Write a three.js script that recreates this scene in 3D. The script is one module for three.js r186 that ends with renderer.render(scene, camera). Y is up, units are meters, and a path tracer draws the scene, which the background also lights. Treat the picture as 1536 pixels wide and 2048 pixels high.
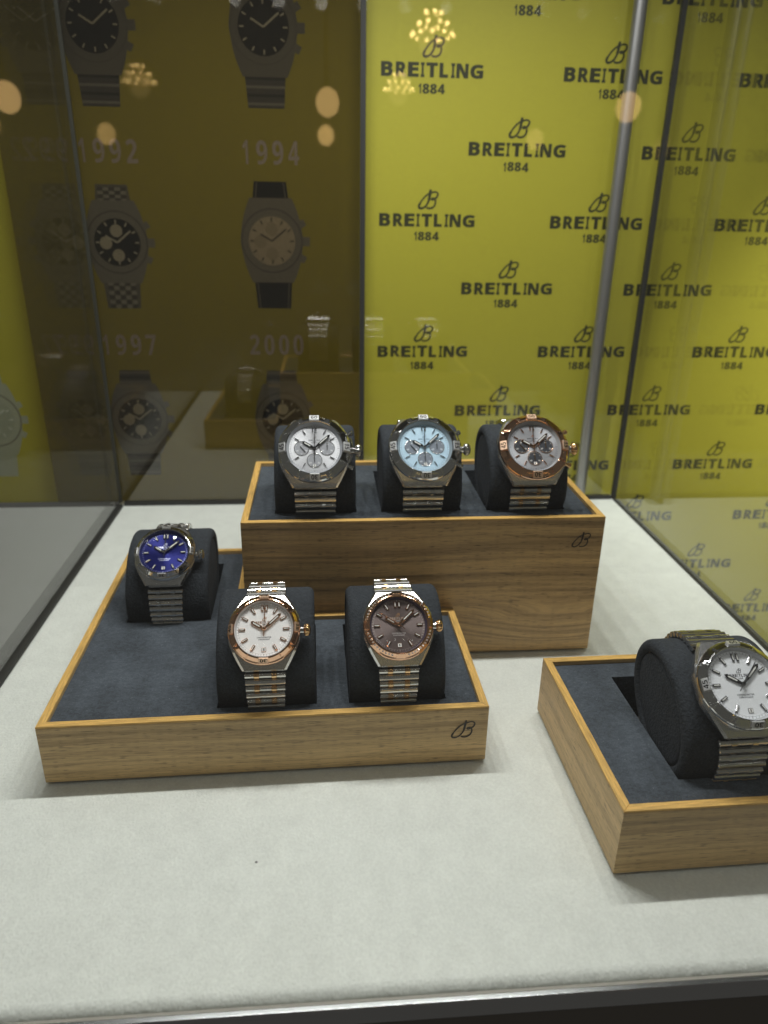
import * as THREE from 'three';
import { mergeGeometries, toCreasedNormals } from 'three/addons/utils/BufferGeometryUtils.js';
import { RoundedBoxGeometry } from 'three/addons/geometries/RoundedBoxGeometry.js';

// ---------------------------------------------------------------- camera, light, exposure
const scene = new THREE.Scene();
scene.background = new THREE.Color().setRGB(0.07, 0.067, 0.061);   // even fill standing for the dim shop, raised to light the box fronts
const camera = new THREE.PerspectiveCamera(70.2, 0.75, 0.01, 30);
camera.position.set(0, 0.275, 0);
camera.rotation.set(-0.38761, -0.08502, 0.01706, 'YXZ');
camera.focus = 0.38;
camera.userData.fStop = 9;
const renderer = new THREE.WebGLRenderer({ antialias: true });
renderer.toneMapping = THREE.LinearToneMapping;
renderer.toneMappingExposure = 1;
renderer.shadowMap.enabled = true;

const LAMP_Y = 0.62, LAMP_Z = -0.452;
const LAMPS = [-0.14, -0.068, 0.004, 0.076, 0.148, 0.22];
for (const x of LAMPS) {
  const s = new THREE.SpotLight(new THREE.Color().setRGB(1, 0.99, 0.965), 0.16, 0, 1.36, 0.6, 2);
  s.name = 'downlight_beam';
  s.position.set(x, LAMP_Y - 0.012, LAMP_Z);
  s.target.position.set(x, 0, LAMP_Z + 0.05);
  s.castShadow = true; s.shadow.radius = 0.5;
  scene.add(s, s.target);
}

const SIDE_LAMPS = [0.56, 0.72];                                   // downlights of the next bay, which light the wall beyond the right side glass
for (const x of SIDE_LAMPS) {
  const s = new THREE.SpotLight(new THREE.Color().setRGB(1, 0.99, 0.955), 1.3, 0, 0.58, 0.6, 2);
  s.name = 'downlight_beam';
  s.position.set(x, LAMP_Y - 0.012, LAMP_Z);
  s.target.position.set(x + 0.03, -0.2, -0.7);
  s.castShadow = true; s.shadow.radius = 0.35;
  scene.add(s, s.target);
}

// ---------------------------------------------------------------- helpers
let seedState = 7;
const rnd = () => { seedState = (seedState * 1664525 + 1013904223) >>> 0; return seedState / 4294967296; };
const hash = (x, y, s) => { let h = Math.imul(x, 374761393) ^ Math.imul(y, 668265263) ^ Math.imul(s, 974711); h = Math.imul(h ^ (h >>> 13), 1274126177); return ((h ^ (h >>> 16)) >>> 0) / 4294967296; };
function noise(x, y, s = 0) {
  const ix = Math.floor(x), iy = Math.floor(y); let fx = x - ix, fy = y - iy;
  fx = fx * fx * (3 - 2 * fx); fy = fy * fy * (3 - 2 * fy);
  const a = hash(ix, iy, s), b = hash(ix + 1, iy, s), c = hash(ix, iy + 1, s), d = hash(ix + 1, iy + 1, s);
  return a + (b - a) * fx + (c - a) * fy + (a - b - c + d) * fx * fy;
}
const lerp = (a, b, t) => a + (b - a) * t, clamp = (x, a = 0, b = 1) => Math.min(b, Math.max(a, x));
function tex(w, h, f, { srgb = true, wrap = true } = {}) {
  const d = new Uint8Array(w * h * 4);
  for (let y = 0, o = 0; y < h; y++) for (let x = 0; x < w; x++, o += 4) {
    const c = f(x, y);
    if (typeof c === 'number') d[o] = d[o + 1] = d[o + 2] = clamp(c, 0, 255); else { d[o] = clamp(c[0], 0, 255); d[o + 1] = clamp(c[1], 0, 255); d[o + 2] = clamp(c[2], 0, 255); }
    d[o + 3] = 255;
  }
  const t = new THREE.DataTexture(d, w, h);
  t.magFilter = THREE.LinearFilter; t.minFilter = THREE.LinearMipmapLinearFilter; t.generateMipmaps = true;
  if (srgb) t.colorSpace = THREE.SRGBColorSpace;
  if (wrap) t.wrapS = t.wrapT = THREE.RepeatWrapping;
  t.needsUpdate = true; return t;
}
function canvasTex(w, h, draw, wrap = false) {
  const c = document.createElement('canvas'); c.width = w; c.height = h;
  draw(c.getContext('2d'), w, h);
  const t = new THREE.CanvasTexture(c); t.colorSpace = THREE.SRGBColorSpace;
  if (wrap) t.wrapS = t.wrapT = THREE.RepeatWrapping;
  return t;
}
const rgb = (r, g, b) => new THREE.Color().setRGB(r, g, b);
const std = (color, roughness, o = {}) => new THREE.MeshStandardMaterial({ color, roughness, ...o });
const phys = (color, roughness, o = {}) => new THREE.MeshPhysicalMaterial({ color, roughness, ...o });
const taken = new Map();
const numbered = (n) => { const k = taken.get(n) ?? 0; taken.set(n, k + 1); return k ? n + '_' + String(k).padStart(3, '0') : n; };
function mesh(name, geo, mat, parent) {
  const m = new THREE.Mesh(geo, mat); m.name = parent ? name : numbered(name); m.castShadow = m.receiveShadow = true;
  (parent ?? scene).add(m); return m;
}
function tag(o, label, category, group) { o.userData.label = label; o.userData.category = category; if (group) o.userData.group = group; return o; }
function thing(name, label, category, group) { const g = new THREE.Group(); g.name = numbered(name); scene.add(g); return tag(g, label, category, group); }
function structure(o) { o.userData.kind = 'structure'; return o; }
// uv in metres from the face each triangle points at: u runs along x (or z on end faces)
function planarUV(geo, ou = 0, ov = 0) {
  const g = geo.index ? geo.toNonIndexed() : geo;
  const p = g.attributes.position, uv = new Float32Array(p.count * 2), a = new THREE.Vector3(), b = new THREE.Vector3(), c = new THREE.Vector3();
  for (let i = 0; i < p.count; i += 3) {
    a.fromBufferAttribute(p, i); b.fromBufferAttribute(p, i + 1); c.fromBufferAttribute(p, i + 2);
    const n = b.clone().sub(a).cross(c.clone().sub(a)), ax = Math.abs(n.x), ay = Math.abs(n.y), az = Math.abs(n.z);
    [a, b, c].forEach((v, k) => {
      const [u, w] = az >= ax && az >= ay ? [v.x, v.y] : ay >= ax ? [v.x, v.z] : [v.z, v.y];
      uv[(i + k) * 2] = u + ou; uv[(i + k) * 2 + 1] = w + ov;
    });
  }
  g.setAttribute('uv', new THREE.BufferAttribute(uv, 2)); return g;
}
const box = (x0, x1, y0, y1, z0, z1) => new THREE.BoxGeometry(x1 - x0, y1 - y0, z1 - z0).translate((x0 + x1) / 2, (y0 + y1) / 2, (z0 + z1) / 2);
const rbox = (x0, x1, y0, y1, z0, z1, r, s = 2) => new RoundedBoxGeometry(x1 - x0, y1 - y0, z1 - z0, s, r).translate((x0 + x1) / 2, (y0 + y1) / 2, (z0 + z1) / 2);

// lettering fitted glyph by glyph into cells, so that it is as wide as the print
function glyph(ctx, ch, x, y, w, h, weight = 'bold', fatten = 0) {
  ctx.save(); ctx.font = weight + ' 200px sans-serif';
  const m = ctx.measureText(ch), gw = m.actualBoundingBoxLeft + m.actualBoundingBoxRight, gh = m.actualBoundingBoxAscent + m.actualBoundingBoxDescent;
  ctx.translate(x, y); ctx.scale(w / gw, h / gh); ctx.fillText(ch, m.actualBoundingBoxLeft, m.actualBoundingBoxAscent);
  ctx.lineJoin = 'miter';
  if (fatten) { ctx.lineWidth = fatten; ctx.strokeText(ch, m.actualBoundingBoxLeft, m.actualBoundingBoxAscent); }
  ctx.restore();
}
function fitText(ctx, text, cx, cy, w, h, weight = 'bold') {
  ctx.save(); ctx.font = weight + ' 100px sans-serif'; ctx.textAlign = 'center';
  const m = ctx.measureText(text), gh = m.actualBoundingBoxAscent + m.actualBoundingBoxDescent;
  ctx.translate(cx, cy); ctx.scale(w / m.width, h / gh); ctx.fillText(text, 0, gh / 2 - m.actualBoundingBoxDescent); ctx.restore();
}
// the cursive B: drawn in a unit box, y down, x 0..1.15, y 0..1
function cursiveB(ctx, x, y, h, thin = 1) {
  ctx.save(); ctx.translate(x, y); ctx.scale(h, h); ctx.lineCap = 'round'; ctx.lineJoin = 'round';
  const seg = (w, ...b) => { ctx.lineWidth = w * thin; ctx.beginPath(); ctx.moveTo(b[0], b[1]); ctx.bezierCurveTo(b[2], b[3], b[4], b[5], b[6], b[7]); ctx.stroke(); };
  seg(0.12, 0.67, 0.03, 0.65, 0.2, 0.63, 0.35, 0.6, 0.5);
  seg(0.085, 0.6, 0.5, 0.56, 0.68, 0.42, 0.93, 0.2, 0.96);
  seg(0.1, 0.2, 0.96, 0.03, 0.99, -0.02, 0.86, 0.08, 0.72);
  seg(0.07, 0.08, 0.72, 0.2, 0.5, 0.38, 0.3, 0.58, 0.18);
  seg(0.07, 0.74, 0.14, 0.9, 0.04, 1.12, 0.08, 1.1, 0.22);
  seg(0.085, 1.1, 0.22, 1.08, 0.38, 0.96, 0.46, 0.8, 0.5);
  seg(0.06, 0.8, 0.5, 0.7, 0.52, 0.72, 0.4, 0.84, 0.42);
  seg(0.08, 0.84, 0.42, 1.06, 0.47, 1.0, 0.84, 0.78, 0.93);
  seg(0.085, 0.78, 0.93, 0.68, 0.97, 0.58, 0.96, 0.5, 0.93);
  ctx.restore();
}
const WORD = [['B', 185, 115], ['R', 340, 105], ['E', 470, 105], ['I', 602, 36], ['T', 665, 110], ['L', 805, 85], ['I', 927, 36], ['N', 985, 120], ['G', 1135, 130]];
function wordMark(ctx, cx, cy, w, h, weight = 'bold', fatten = 0) {        // the nine letters, centred
  const k = w / 1080; for (const [c, x, cw] of WORD) glyph(ctx, c, cx + (x - 725) * k, cy - h / 2, cw * k, h, weight, fatten);
}
function brandBlock(ctx, cx, cy, k) {                           // B, word, year; k = canvas pixels per unit
  cursiveB(ctx, cx - 105 * k, cy - 312 * k, 196 * k, 1.25);
  wordMark(ctx, cx, cy, 1080 * k, 128 * k, 'bold', 9);
  for (const [c, x, w] of [['1', 575, 26], ['8', 620, 70], ['8', 702, 70], ['4', 783, 74]]) glyph(ctx, c, cx + (x - 718) * k, cy + 124 * k, w * k, 92 * k, 'bold', 6);
}

// ---------------------------------------------------------------- materials
// oak-walnut veneer, 0.25 x 0.125 m
const veneer = (seed, figure, tint) => tex(2048, 1024, (px, py) => {
  const u = px / 2048, v = py / 1024;
  let w = v + 0.012 * (noise(u * 3, v * 4, seed) - 0.5) + 0.006 * Math.sin(u * 9 + seed);
  if (figure) {                                                // a cathedral figure towards one end
    const dx = (u - 0.83) / 0.42, dy = (v - 0.2) / 0.16, r = Math.sqrt(dx * dx + dy * dy);
    const k = clamp(1.5 - r, 0, 1); w += k * k * 0.08 * Math.cos((u - 0.83) * 6) + 0.01 * noise(u * 6, v * 5, 91) * k;
  }
  const broad = noise(u * 1.2, w * 9, seed + 1) * 0.6 + noise(u * 2.5, w * 26, seed + 2) * 0.4;
  const line = Math.pow(noise(u * 2.2, w * 70, seed + 3), 2.2);
  const fine = noise(u * 26, w * 420, seed + 4), pores = noise(u * 42, v * 700, seed + 5);
  let t = 0.86 + 0.15 * (broad - 0.5) - 0.13 * line + 0.12 * (fine - 0.5);
  if (figure) t -= 0.13 * line + 0.06 * Math.pow(noise(u * 1.5, w * 34, seed + 8), 3);
  const fleck = noise(u * 60, w * 330, seed + 6); if (fleck > 0.74) t -= (fleck - 0.74) * 0.75;
  if (pores > 0.8) t -= (pores - 0.8) * 1.2;
  return [tint[0] * t, tint[1] * (t - 0.012 * line), tint[2] * (t - 0.03 * line)];
});
const veneerMap = veneer(3, false, [241, 204, 143]), veneerFigured = veneer(11, true, [241, 201, 138]);
const rimMap = tex(512, 128, (x, y) => { const t = 0.84 + 0.2 * noise(x / 40, y / 3, 40) + 0.08 * (noise(x / 6, y, 41) - 0.5) - 0.1 * noise(x / 160, y / 20, 42); return [235 * t, 188 * t, 104 * t]; });
for (const t of [veneerMap, veneerFigured]) t.repeat.set(4, 8);
rimMap.repeat.set(12, 50);
const woodBump = tex(1024, 1024, (x, y) => { const p = noise(x / 24, y * 0.6, 50); return 200 - (p > 0.8 ? (p - 0.8) * 700 : 0) + 30 * noise(x / 60, y / 3, 51); }, { srgb: false });
woodBump.repeat.set(8, 12);
const M = {
  veneer: phys(0xffffff, 0.5, { map: veneerMap, bumpMap: woodBump, bumpScale: 0.00006, clearcoat: 0.12, clearcoatRoughness: 0.35 }),
  veneerFigured: phys(0xffffff, 0.5, { map: veneerFigured, bumpMap: woodBump, bumpScale: 0.00006, clearcoat: 0.12, clearcoatRoughness: 0.35 }),
  rim: phys(0xffffff, 0.5, { map: rimMap }),
  feltBoard: null, cushion: null,
  steel: std(rgb(0.74, 0.74, 0.735), 0.1, { metalness: 1 }),
  brushed: std(rgb(0.72, 0.72, 0.73), 0.24, { metalness: 1 }),
  link: std(rgb(0.76, 0.75, 0.73), 0.2, { metalness: 1 }),
  gold: std(rgb(0.86, 0.52, 0.33), 0.12, { metalness: 1 }),
  goldBright: std(rgb(0.88, 0.58, 0.3), 0.16, { metalness: 1 }),
  steelBezel: std(rgb(0.78, 0.78, 0.79), 0.09, { metalness: 1 }),
  goldBezel: std(rgb(0.9, 0.56, 0.38), 0.11, { metalness: 1 }),
  gem: phys(rgb(0.93, 0.87, 0.83), 0.22, { metalness: 0.6 }),
  white: std(rgb(0.8, 0.8, 0.8), 0.5),
  lume: std(rgb(0.82, 0.83, 0.8), 0.5),
  black: std(rgb(0.015, 0.015, 0.015), 0.55),
  red: std(rgb(0.6, 0.06, 0.03), 0.5),
  crystal: phys(rgb(1, 1, 1), 0.0, { transmission: 1, ior: 1.5, thickness: 0 }),
  glass: phys(rgb(0.985, 0.995, 0.985), 0.0, { transmission: 1, ior: 1.5, thickness: 0 }),
  sideGlass: phys(rgb(0.985, 0.995, 0.985), 0.0, { transmission: 1, ior: 1.58, thickness: 0 }),
  shadeTint: phys(rgb(0.66, 0.63, 0.57), 0.0, { transmission: 1, ior: 1.75, thickness: 0 }),  // added tint stands in for the weak light on the poster behind
  aluminium: std(rgb(0.5, 0.51, 0.52), 0.22, { metalness: 1 }),
  tube: std(rgb(0.36, 0.36, 0.36), 0.4, { metalness: 0.9 }),
  gasket: std(rgb(0.02, 0.02, 0.018), 0.6),
  plinth: std(rgb(0.15, 0.143, 0.13), 0.6),
  canopy: std(rgb(0.05, 0.05, 0.05), 0.7),
  bulb: new THREE.MeshStandardMaterial({ color: 0x111111, emissive: rgb(1, 0.97, 0.9), emissiveIntensity: 8 }),
  globe: new THREE.MeshStandardMaterial({ color: 0x222222, emissive: rgb(1, 0.62, 0.25), emissiveIntensity: 3.6 }),
  candle: new THREE.MeshStandardMaterial({ color: 0x222222, emissive: rgb(1, 0.66, 0.26), emissiveIntensity: 22 }),
  brass: std(rgb(0.5, 0.36, 0.15), 0.3, { metalness: 1 }),
};
const suedeBump = tex(512, 512, (x, y) => 128 + 90 * (noise(x / 2.2, y / 2.2, 60) - 0.5) + 60 * (noise(x / 5, y / 5, 61) - 0.5), { srgb: false });
const suede = (base, s, patch) => tex(1024, 1024, (x, y) => {
  const t = 1 + 0.22 * (noise(x / 2, y / 2, s) - 0.5) + 0.16 * (noise(x / 9, y / 6, s + 1) - 0.5) + patch * (noise(x / 120, y / 90, s + 2) + 0.6 * noise(x / 45, y / 50, s + 3) - 0.8);
  const fleck = hash(x >> 1, y >> 1, s + 9) > 0.9994 ? 42 : 0;
  return [base[0] * t + fleck, base[1] * t + fleck, base[2] * t + fleck];
});
const feltMap = suede([74, 80, 87], 70, 0.22), cushionMap = suede([54, 58, 63], 80, 0.1);
feltMap.repeat.set(5, 5); cushionMap.repeat.set(9, 9);
const feltBump = suedeBump.clone(); feltBump.repeat.set(9, 9); feltBump.needsUpdate = true;
M.feltBoard = phys(0xffffff, 0.95, { map: feltMap, bumpMap: feltBump, bumpScale: 0.00025, sheen: 0.5, sheenColor: rgb(0.12, 0.13, 0.16), sheenRoughness: 0.6, specularIntensity: 0.3 });
M.cushion = phys(0xffffff, 0.9, { map: cushionMap, bumpMap: feltBump, bumpScale: 0.0007, sheen: 0.4, sheenColor: rgb(0.1, 0.11, 0.13), sheenRoughness: 0.6, specularIntensity: 0.4 });

// ---------------------------------------------------------------- the case
const XL = -0.2033, XR = 0.3007, ZB = -0.698, ZF = -0.187, TOP = 0.66;
{ // white leatherette deck with a rolled front edge
  const W = XR - XL + 0.01, D = ZF - ZB + 0.02;
  const grain = tex(2048, 2048, (x, y) => {
    const a = noise(x / 3.1 + 3 * noise(x / 30, y / 30, 5), y / 3.4, 20), b = noise(x / 1.6, y / 1.5, 21), c = noise(x / 7, y / 7, 22);
    return 60 + 110 * a + 40 * b + 40 * c;
  }, { srgb: false });
  const tone = tex(1024, 1024, (x, y) => {
    let t = 1 + 0.06 * (noise(x / 1.4, y / 1.4, 23) - 0.5) + 0.03 * (noise(x / 14, y / 14, 24) - 0.5) + 0.03 * (noise(x / 130, y / 130, 25) - 0.5);
    if (hash(x >> 1, y >> 1, 26) > 0.99995) t *= 0.4;
    return [222 * t, 226 * t, 220 * t];
  });
  tone.repeat.set(1.9, 1.9); grain.repeat.set(1.9, 1.9);
  const shape = new THREE.Shape(); const r = 0.005, z0 = 0, z1 = D, h = 0.02;     // profile: x = depth, y = height
  shape.moveTo(z0, -h); shape.lineTo(z1, -h); shape.lineTo(z1, -r); shape.absarc(z1 - r, -r, r, 0, Math.PI / 2, false); shape.lineTo(z0, 0); shape.closePath();
  const g = new THREE.ExtrudeGeometry(shape, { depth: W, bevelEnabled: false, curveSegments: 8 });
  g.rotateY(-Math.PI / 2); g.translate(XR + 0.005, 0, ZB - 0.02);                 // depth -> +z, width -> -x
  structure(mesh('display_floor', planarUV(g), std(0xffffff, 0.62, { map: tone, bumpMap: grain, bumpScale: 0.00042 })));
}
{
  const rail = thing('front_rail', 'narrow aluminium channel along the front edge of the white floor', 'rail');
  mesh('channel', rbox(XL - 0.02, XR + 0.1, -0.0105, -0.0012, ZF + 0.0018, ZF + 0.0043, 0.0005), M.aluminium, rail);
  mesh('seal_strip', box(XL - 0.02, XR + 0.1, -0.0104, -0.0022, ZF + 0.0002, ZF + 0.0016), std(rgb(0.33, 0.31, 0.27), 0.6), rail);
  structure(mesh('plinth', box(XL - 0.002, XR + 0.002, -0.5, -0.0203, ZB + 0.01, ZF - 0.001), M.plinth));
  tag(mesh('front_fascia', box(XL - 0.05, XR + 0.12, -0.5, -0.0108, ZF + 0.0002, ZF + 0.004), M.plinth), 'dark front board below the aluminium channel', 'panel');
}
const pane = (name, g, m, label) => tag(mesh(name, g, m), label, 'glass panel');
pane('front_glass', box(XL - 0.006, XR + 0.006, -0.001, TOP, ZF + 0.0022, ZF + 0.0039), M.glass, 'clear front glass pane standing in the aluminium channel');
pane('side_glass', box(XL - 0.007, XL - 0.002, 0.0005, TOP, ZB + 0.002, ZF - 0.002), M.sideGlass, 'clear side glass on the left of the white floor');
pane('side_glass', box(XR + 0.002, XR + 0.007, 0.0005, TOP, ZB + 0.002, ZF - 0.002), M.sideGlass, 'clear side glass on the right, in front of the printed yellow wall');
pane('back_glass', box(0.0385, XR, 0.004, TOP, ZB - 0.0052, ZB - 0.0012), M.glass, 'clear back glass in front of the bright yellow wall, right of the dark edge strip');
pane('shade_tinted_glass', box(-0.2665, 0.0335, 0.004, TOP, ZB - 0.0052, ZB - 0.0012), M.shadeTint, 'back glass tinted to stand in for the dim light on the poster with printed watches and years');
tag(mesh('edge_strip', box(0.0338, 0.0382, 0.0005, TOP, ZB - 0.0065, ZB - 0.0004), M.gasket), 'thin dark vertical strip between shade-tinted glass and bright yellow wall', 'strip');
tag(mesh('glass_gasket', rbox(XL - 0.0065, XL + 0.0008, 0.0001, 0.0034, ZB + 0.003, ZF - 0.002, 0.001), M.gasket), 'black rubber gasket under the left side glass', 'gasket');
tag(mesh('glass_gasket', rbox(XR + 0.0005, XR + 0.0065, 0.0001, 0.0012, ZB + 0.003, ZF - 0.002, 0.0005), M.gasket), 'black rubber gasket under the right side glass', 'gasket');
tag(mesh('corner_seal', box(XR + 0.0002, XR + 0.0045, 0.0005, TOP, ZB - 0.0035, ZB + 0.0015), M.gasket), 'dark vertical seal where the right side glass meets the back', 'seal');
tag(mesh('corner_seal', box(XL - 0.0035, XL - 0.0006, 0.0036, TOP, ZB - 0.001, ZB + 0.0015), std(rgb(0.03, 0.03, 0.02), 0.6)), 'faint vertical seal where the left side glass meets the back', 'seal');
tag(mesh('back_sill', box(XL + 0.001, XR - 0.001, 0.0002, 0.0038, ZB - 0.0052, ZB + 0.001), M.gasket), 'dark strip along the back edge of the white floor', 'strip');
{
  const pole = thing('support_pole', 'slim grey metal pole standing behind the tall wooden box', 'pole');
  const g = new THREE.CylinderGeometry(0.0056, 0.0056, TOP - 0.004, 24, 1).translate(0.262, TOP / 2 + 0.002, ZB + 0.0085);
  mesh('tube', g, M.tube, pole);
  mesh('foot', new THREE.CylinderGeometry(0.009, 0.0095, 0.0032, 24).translate(0.262, 0.0016, ZB + 0.0098), M.tube, pole);
}
structure(mesh('canopy', box(XL - 0.01, 0.8, TOP, TOP + 0.02, ZB - 0.006, ZF + 0.006), M.canopy));
[...LAMPS, ...SIDE_LAMPS].forEach((x, i) => {
  const l = thing('downlight', ['leftmost small round downlight under the top of the case', 'second small downlight from the left under the top of the case', 'third small downlight from the left under the top of the case', 'fourth small downlight from the left under the top of the case', 'fifth small downlight from the left under the top of the case', 'sixth small downlight, last one above the white floor', 'first small downlight right of the side glass', 'small downlight farthest to the right beyond the side glass'][i], 'downlight', 'downlights under the canopy');
  const prof = [[0.0105, 0], [0.0145, 0], [0.0155, 0.002], [0.0155, TOP - LAMP_Y], [0.001, TOP - LAMP_Y]].map((p) => new THREE.Vector2(...p));
  mesh('housing', new THREE.LatheGeometry(prof, 28), M.aluminium, l);
  mesh('lens', new THREE.CylinderGeometry(0.0102, 0.0102, 0.0016, 24).translate(0, 0.003, 0), M.bulb, l);
  l.position.set(x, LAMP_Y, LAMP_Z);
});

// ---------------------------------------------------------------- walls behind: printed yellow wall and the watch poster
const WZ = -0.712;
const YEL = [178, 169, 48];
const cloth = (ctx, w, h, base) => {
  ctx.fillStyle = `rgb(${base.join()})`; ctx.fillRect(0, 0, w, h);
  const im = ctx.getImageData(0, 0, w, h), d = im.data;
  for (let y = 0, o = 0; y < h; y++) for (let x = 0; x < w; x++, o += 4) { const t = 1 + 0.05 * (hash(x >> 1, y, 33) - 0.5) + 0.035 * Math.sin(y * 1.6); d[o] *= t; d[o + 1] *= t; d[o + 2] *= t; }
  ctx.putImageData(im, 0, 0);
};
{
  // staggered rows: words 0.1588 m apart, rows 0.0594 m apart, the first word at x 0.0957, y 0.3895
  const X0 = 0.0362, X1 = 0.66, Y0 = -0.38, Y1 = 0.5, S = 2320, w = Math.round((X1 - X0) * S), h = Math.round((Y1 - Y0) * S), k = 0.0872 / 1080 * S;
  const t = canvasTex(w, h, (ctx) => {
    cloth(ctx, w, h, YEL);
    ctx.fillStyle = ctx.strokeStyle = '#2a2a10';
    for (let row = -2; row < 13; row++) for (let col = 0; col < 4; col++) brandBlock(ctx, (0.0957 + (col + (row & 1) * 0.4965) * 0.1588 - X0) * S, (Y1 - 0.3895 + row * 0.0594) * S, k);
  });
  const m = std(0xffffff, 0.55, { map: t });
  const g = planarUV(box(X0, 1.3, -0.75, 0.85, WZ - 0.01, WZ)), uv = g.attributes.uv;
  for (let i = 0; i < uv.count; i++) uv.setXY(i, (uv.getX(i) - X0) / (X1 - X0), (uv.getY(i) - Y0) / (Y1 - Y0));
  structure(mesh('back_wall', g, m));
}
{
  const X0 = -0.47, X1 = 0.036, Y0 = 0.0, Y1 = 0.5, S = 3600, w = Math.round((X1 - X0) * S), h = Math.round((Y1 - Y0) * S);
  const t = canvasTex(w, h, (ctx) => {
    cloth(ctx, w, h, YEL);
    const P = (x, y) => [(x - X0) * S, (Y1 - y) * S];
    const watch = (x, y, R, o) => {
      ctx.save(); ctx.translate(...P(x, y)); ctx.scale(S, S);
      const strap = (y0, y1, w0, w1) => {
        ctx.fillStyle = o.strap; ctx.beginPath(); ctx.moveTo(-w0, y0); ctx.lineTo(w0, y0); ctx.lineTo(w1, y1); ctx.lineTo(-w1, y1); ctx.closePath(); ctx.fill();
        if (o.bars) for (let i = 0; i < 6; i++) { const f = (i + 0.5) / 6, yy = lerp(y0, y1, f), ww = lerp(w0, w1, f); ctx.fillStyle = i % 2 ? '#8d8c86' : '#3c3c3c'; ctx.fillRect(-ww, yy - 0.0011, 2 * ww, 0.0022); }
        if (o.checks) for (let i = 0; i < 9; i++) for (let j = -2; j <= 2; j++) { ctx.fillStyle = (i + j) % 2 ? '#a9a8a0' : '#55554f'; ctx.fillRect(j * 0.005 - 0.0024, lerp(y0, y1, (i + 0.2) / 9), 0.0046, Math.abs(y1 - y0) / 11); }
        if (o.leather) { ctx.strokeStyle = '#aaa693'; ctx.lineWidth = 0.0006; for (const s of [-1, 1]) { ctx.beginPath(); ctx.moveTo(s * (w0 - 0.0025), y0); ctx.lineTo(s * (w1 - 0.0025), y1); ctx.stroke(); } }
      };
      strap(-R * 0.75, -R * 1.75, R * 0.62, R * 0.5); strap(R * 0.75, R * 2.1, R * 0.64, R * 0.54);
      ctx.fillStyle = o.case; ctx.beginPath(); ctx.moveTo(-R * 0.66, -R * 1.28); ctx.lineTo(R * 0.66, -R * 1.28); ctx.quadraticCurveTo(R * 1.3, 0, R * 0.66, R * 1.28); ctx.lineTo(-R * 0.66, R * 1.28); ctx.quadraticCurveTo(-R * 1.3, 0, -R * 0.66, -R * 1.28); ctx.fill();
      for (const [a, r] of [[0, 0.14], [-0.5, 0.11], [0.5, 0.11]]) { ctx.save(); ctx.rotate(a); ctx.fillRect(R * 0.95, -R * r, R * 0.26, R * 2 * r); ctx.restore(); }
      ctx.fillStyle = o.case; ctx.beginPath(); ctx.arc(0, 0, R, 0, 7); ctx.fill();
      ctx.strokeStyle = '#6d6c66'; ctx.lineWidth = R * 0.05; ctx.beginPath(); ctx.arc(0, 0, R * 0.96, 0, 7); ctx.stroke();
      ctx.fillStyle = o.dial; ctx.beginPath(); ctx.arc(0, 0, R * 0.74, 0, 7); ctx.fill();
      for (const [sx, sy] of [[0, -0.36], [-0.37, 0.02], [0, 0.4]]) { ctx.fillStyle = o.sub; ctx.beginPath(); ctx.arc(sx * R, sy * R, R * 0.2, 0, 7); ctx.fill(); }
      ctx.fillStyle = o.ink; for (let i = 0; i < 12; i++) { ctx.save(); ctx.rotate(i * Math.PI / 6); ctx.fillRect(-R * 0.025, -R * 0.7, R * 0.05, R * 0.13); ctx.restore(); }
      for (const [a, l] of [[-1.05, 0.42], [0.9, 0.58]]) { ctx.save(); ctx.rotate(a); ctx.fillRect(-R * 0.03, -R * l, R * 0.06, R * l); ctx.restore(); }
      ctx.restore();
    };
    const dark = { strap: '#5a5a58', bars: 1, case: '#77766f', dial: '#191918', sub: '#232322', ink: '#cfcdbd' };
    const panda = { strap: '#77766e', checks: 1, case: '#8f8e88', dial: '#171716', sub: '#c9c6b8', ink: '#d8d6ca' };
    watch(-0.183, 0.4145, 0.0282, dark); watch(-0.0458, 0.4165, 0.0282, dark);
    watch(-0.183, 0.248, 0.0272, panda); watch(-0.0455, 0.251, 0.0282, { strap: '#1b1b1a', leather: 1, case: '#8b8880', dial: '#c4b9a4', sub: '#b3a892', ink: '#6b6456' });
    watch(-0.181, 0.0855, 0.0275, { ...panda, strap: '#5f5f5d', checks: 0, bars: 1 }); watch(-0.0415, 0.085, 0.0275, { ...panda, strap: '#5f5f5d', checks: 0, bars: 1 });
    const pale = { strap: '#a3a894', bars: 0, case: '#a3a894', dial: '#9aa08d', sub: '#a9ae9c', ink: '#c5c7b8' };
    watch(-0.32, 0.0855, 0.0275, pale); watch(-0.32, 0.25, 0.0275, pale); watch(-0.32, 0.416, 0.0275, pale);
    ctx.fillStyle = '#c9bfc2';
    for (const [s, x, y] of [['1992', -0.183, 0.322], ['1994', -0.0445, 0.3235], ['1997', -0.1835, 0.1575], ['2000', -0.045, 0.158]]) {
      const [cx, cy] = P(x, y); const cw = 0.0095 * S, gap = 0.0138 * S;
      [...s].forEach((c, i) => glyph(ctx, c, cx + (i - 1.5) * gap - (c === '1' ? cw * 0.3 : cw / 2), cy - 0.0095 * S, c === '1' ? cw * 0.5 : cw, 0.019 * S));
    }
  });
  const g = box(X0, X1, Y0, Y1, WZ - 0.006, WZ), p = g.attributes.position, uv = g.attributes.uv;
  for (let i = 0; i < p.count; i++) uv.setXY(i, (p.getX(i) - X0) / (X1 - X0), (p.getY(i) - Y0) / (Y1 - Y0));
  tag(mesh('poster', g, std(0xffffff, 0.6, { map: t })), 'yellow poster with rows of printed watches and the years 1992 to 2000', 'poster');
}

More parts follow.
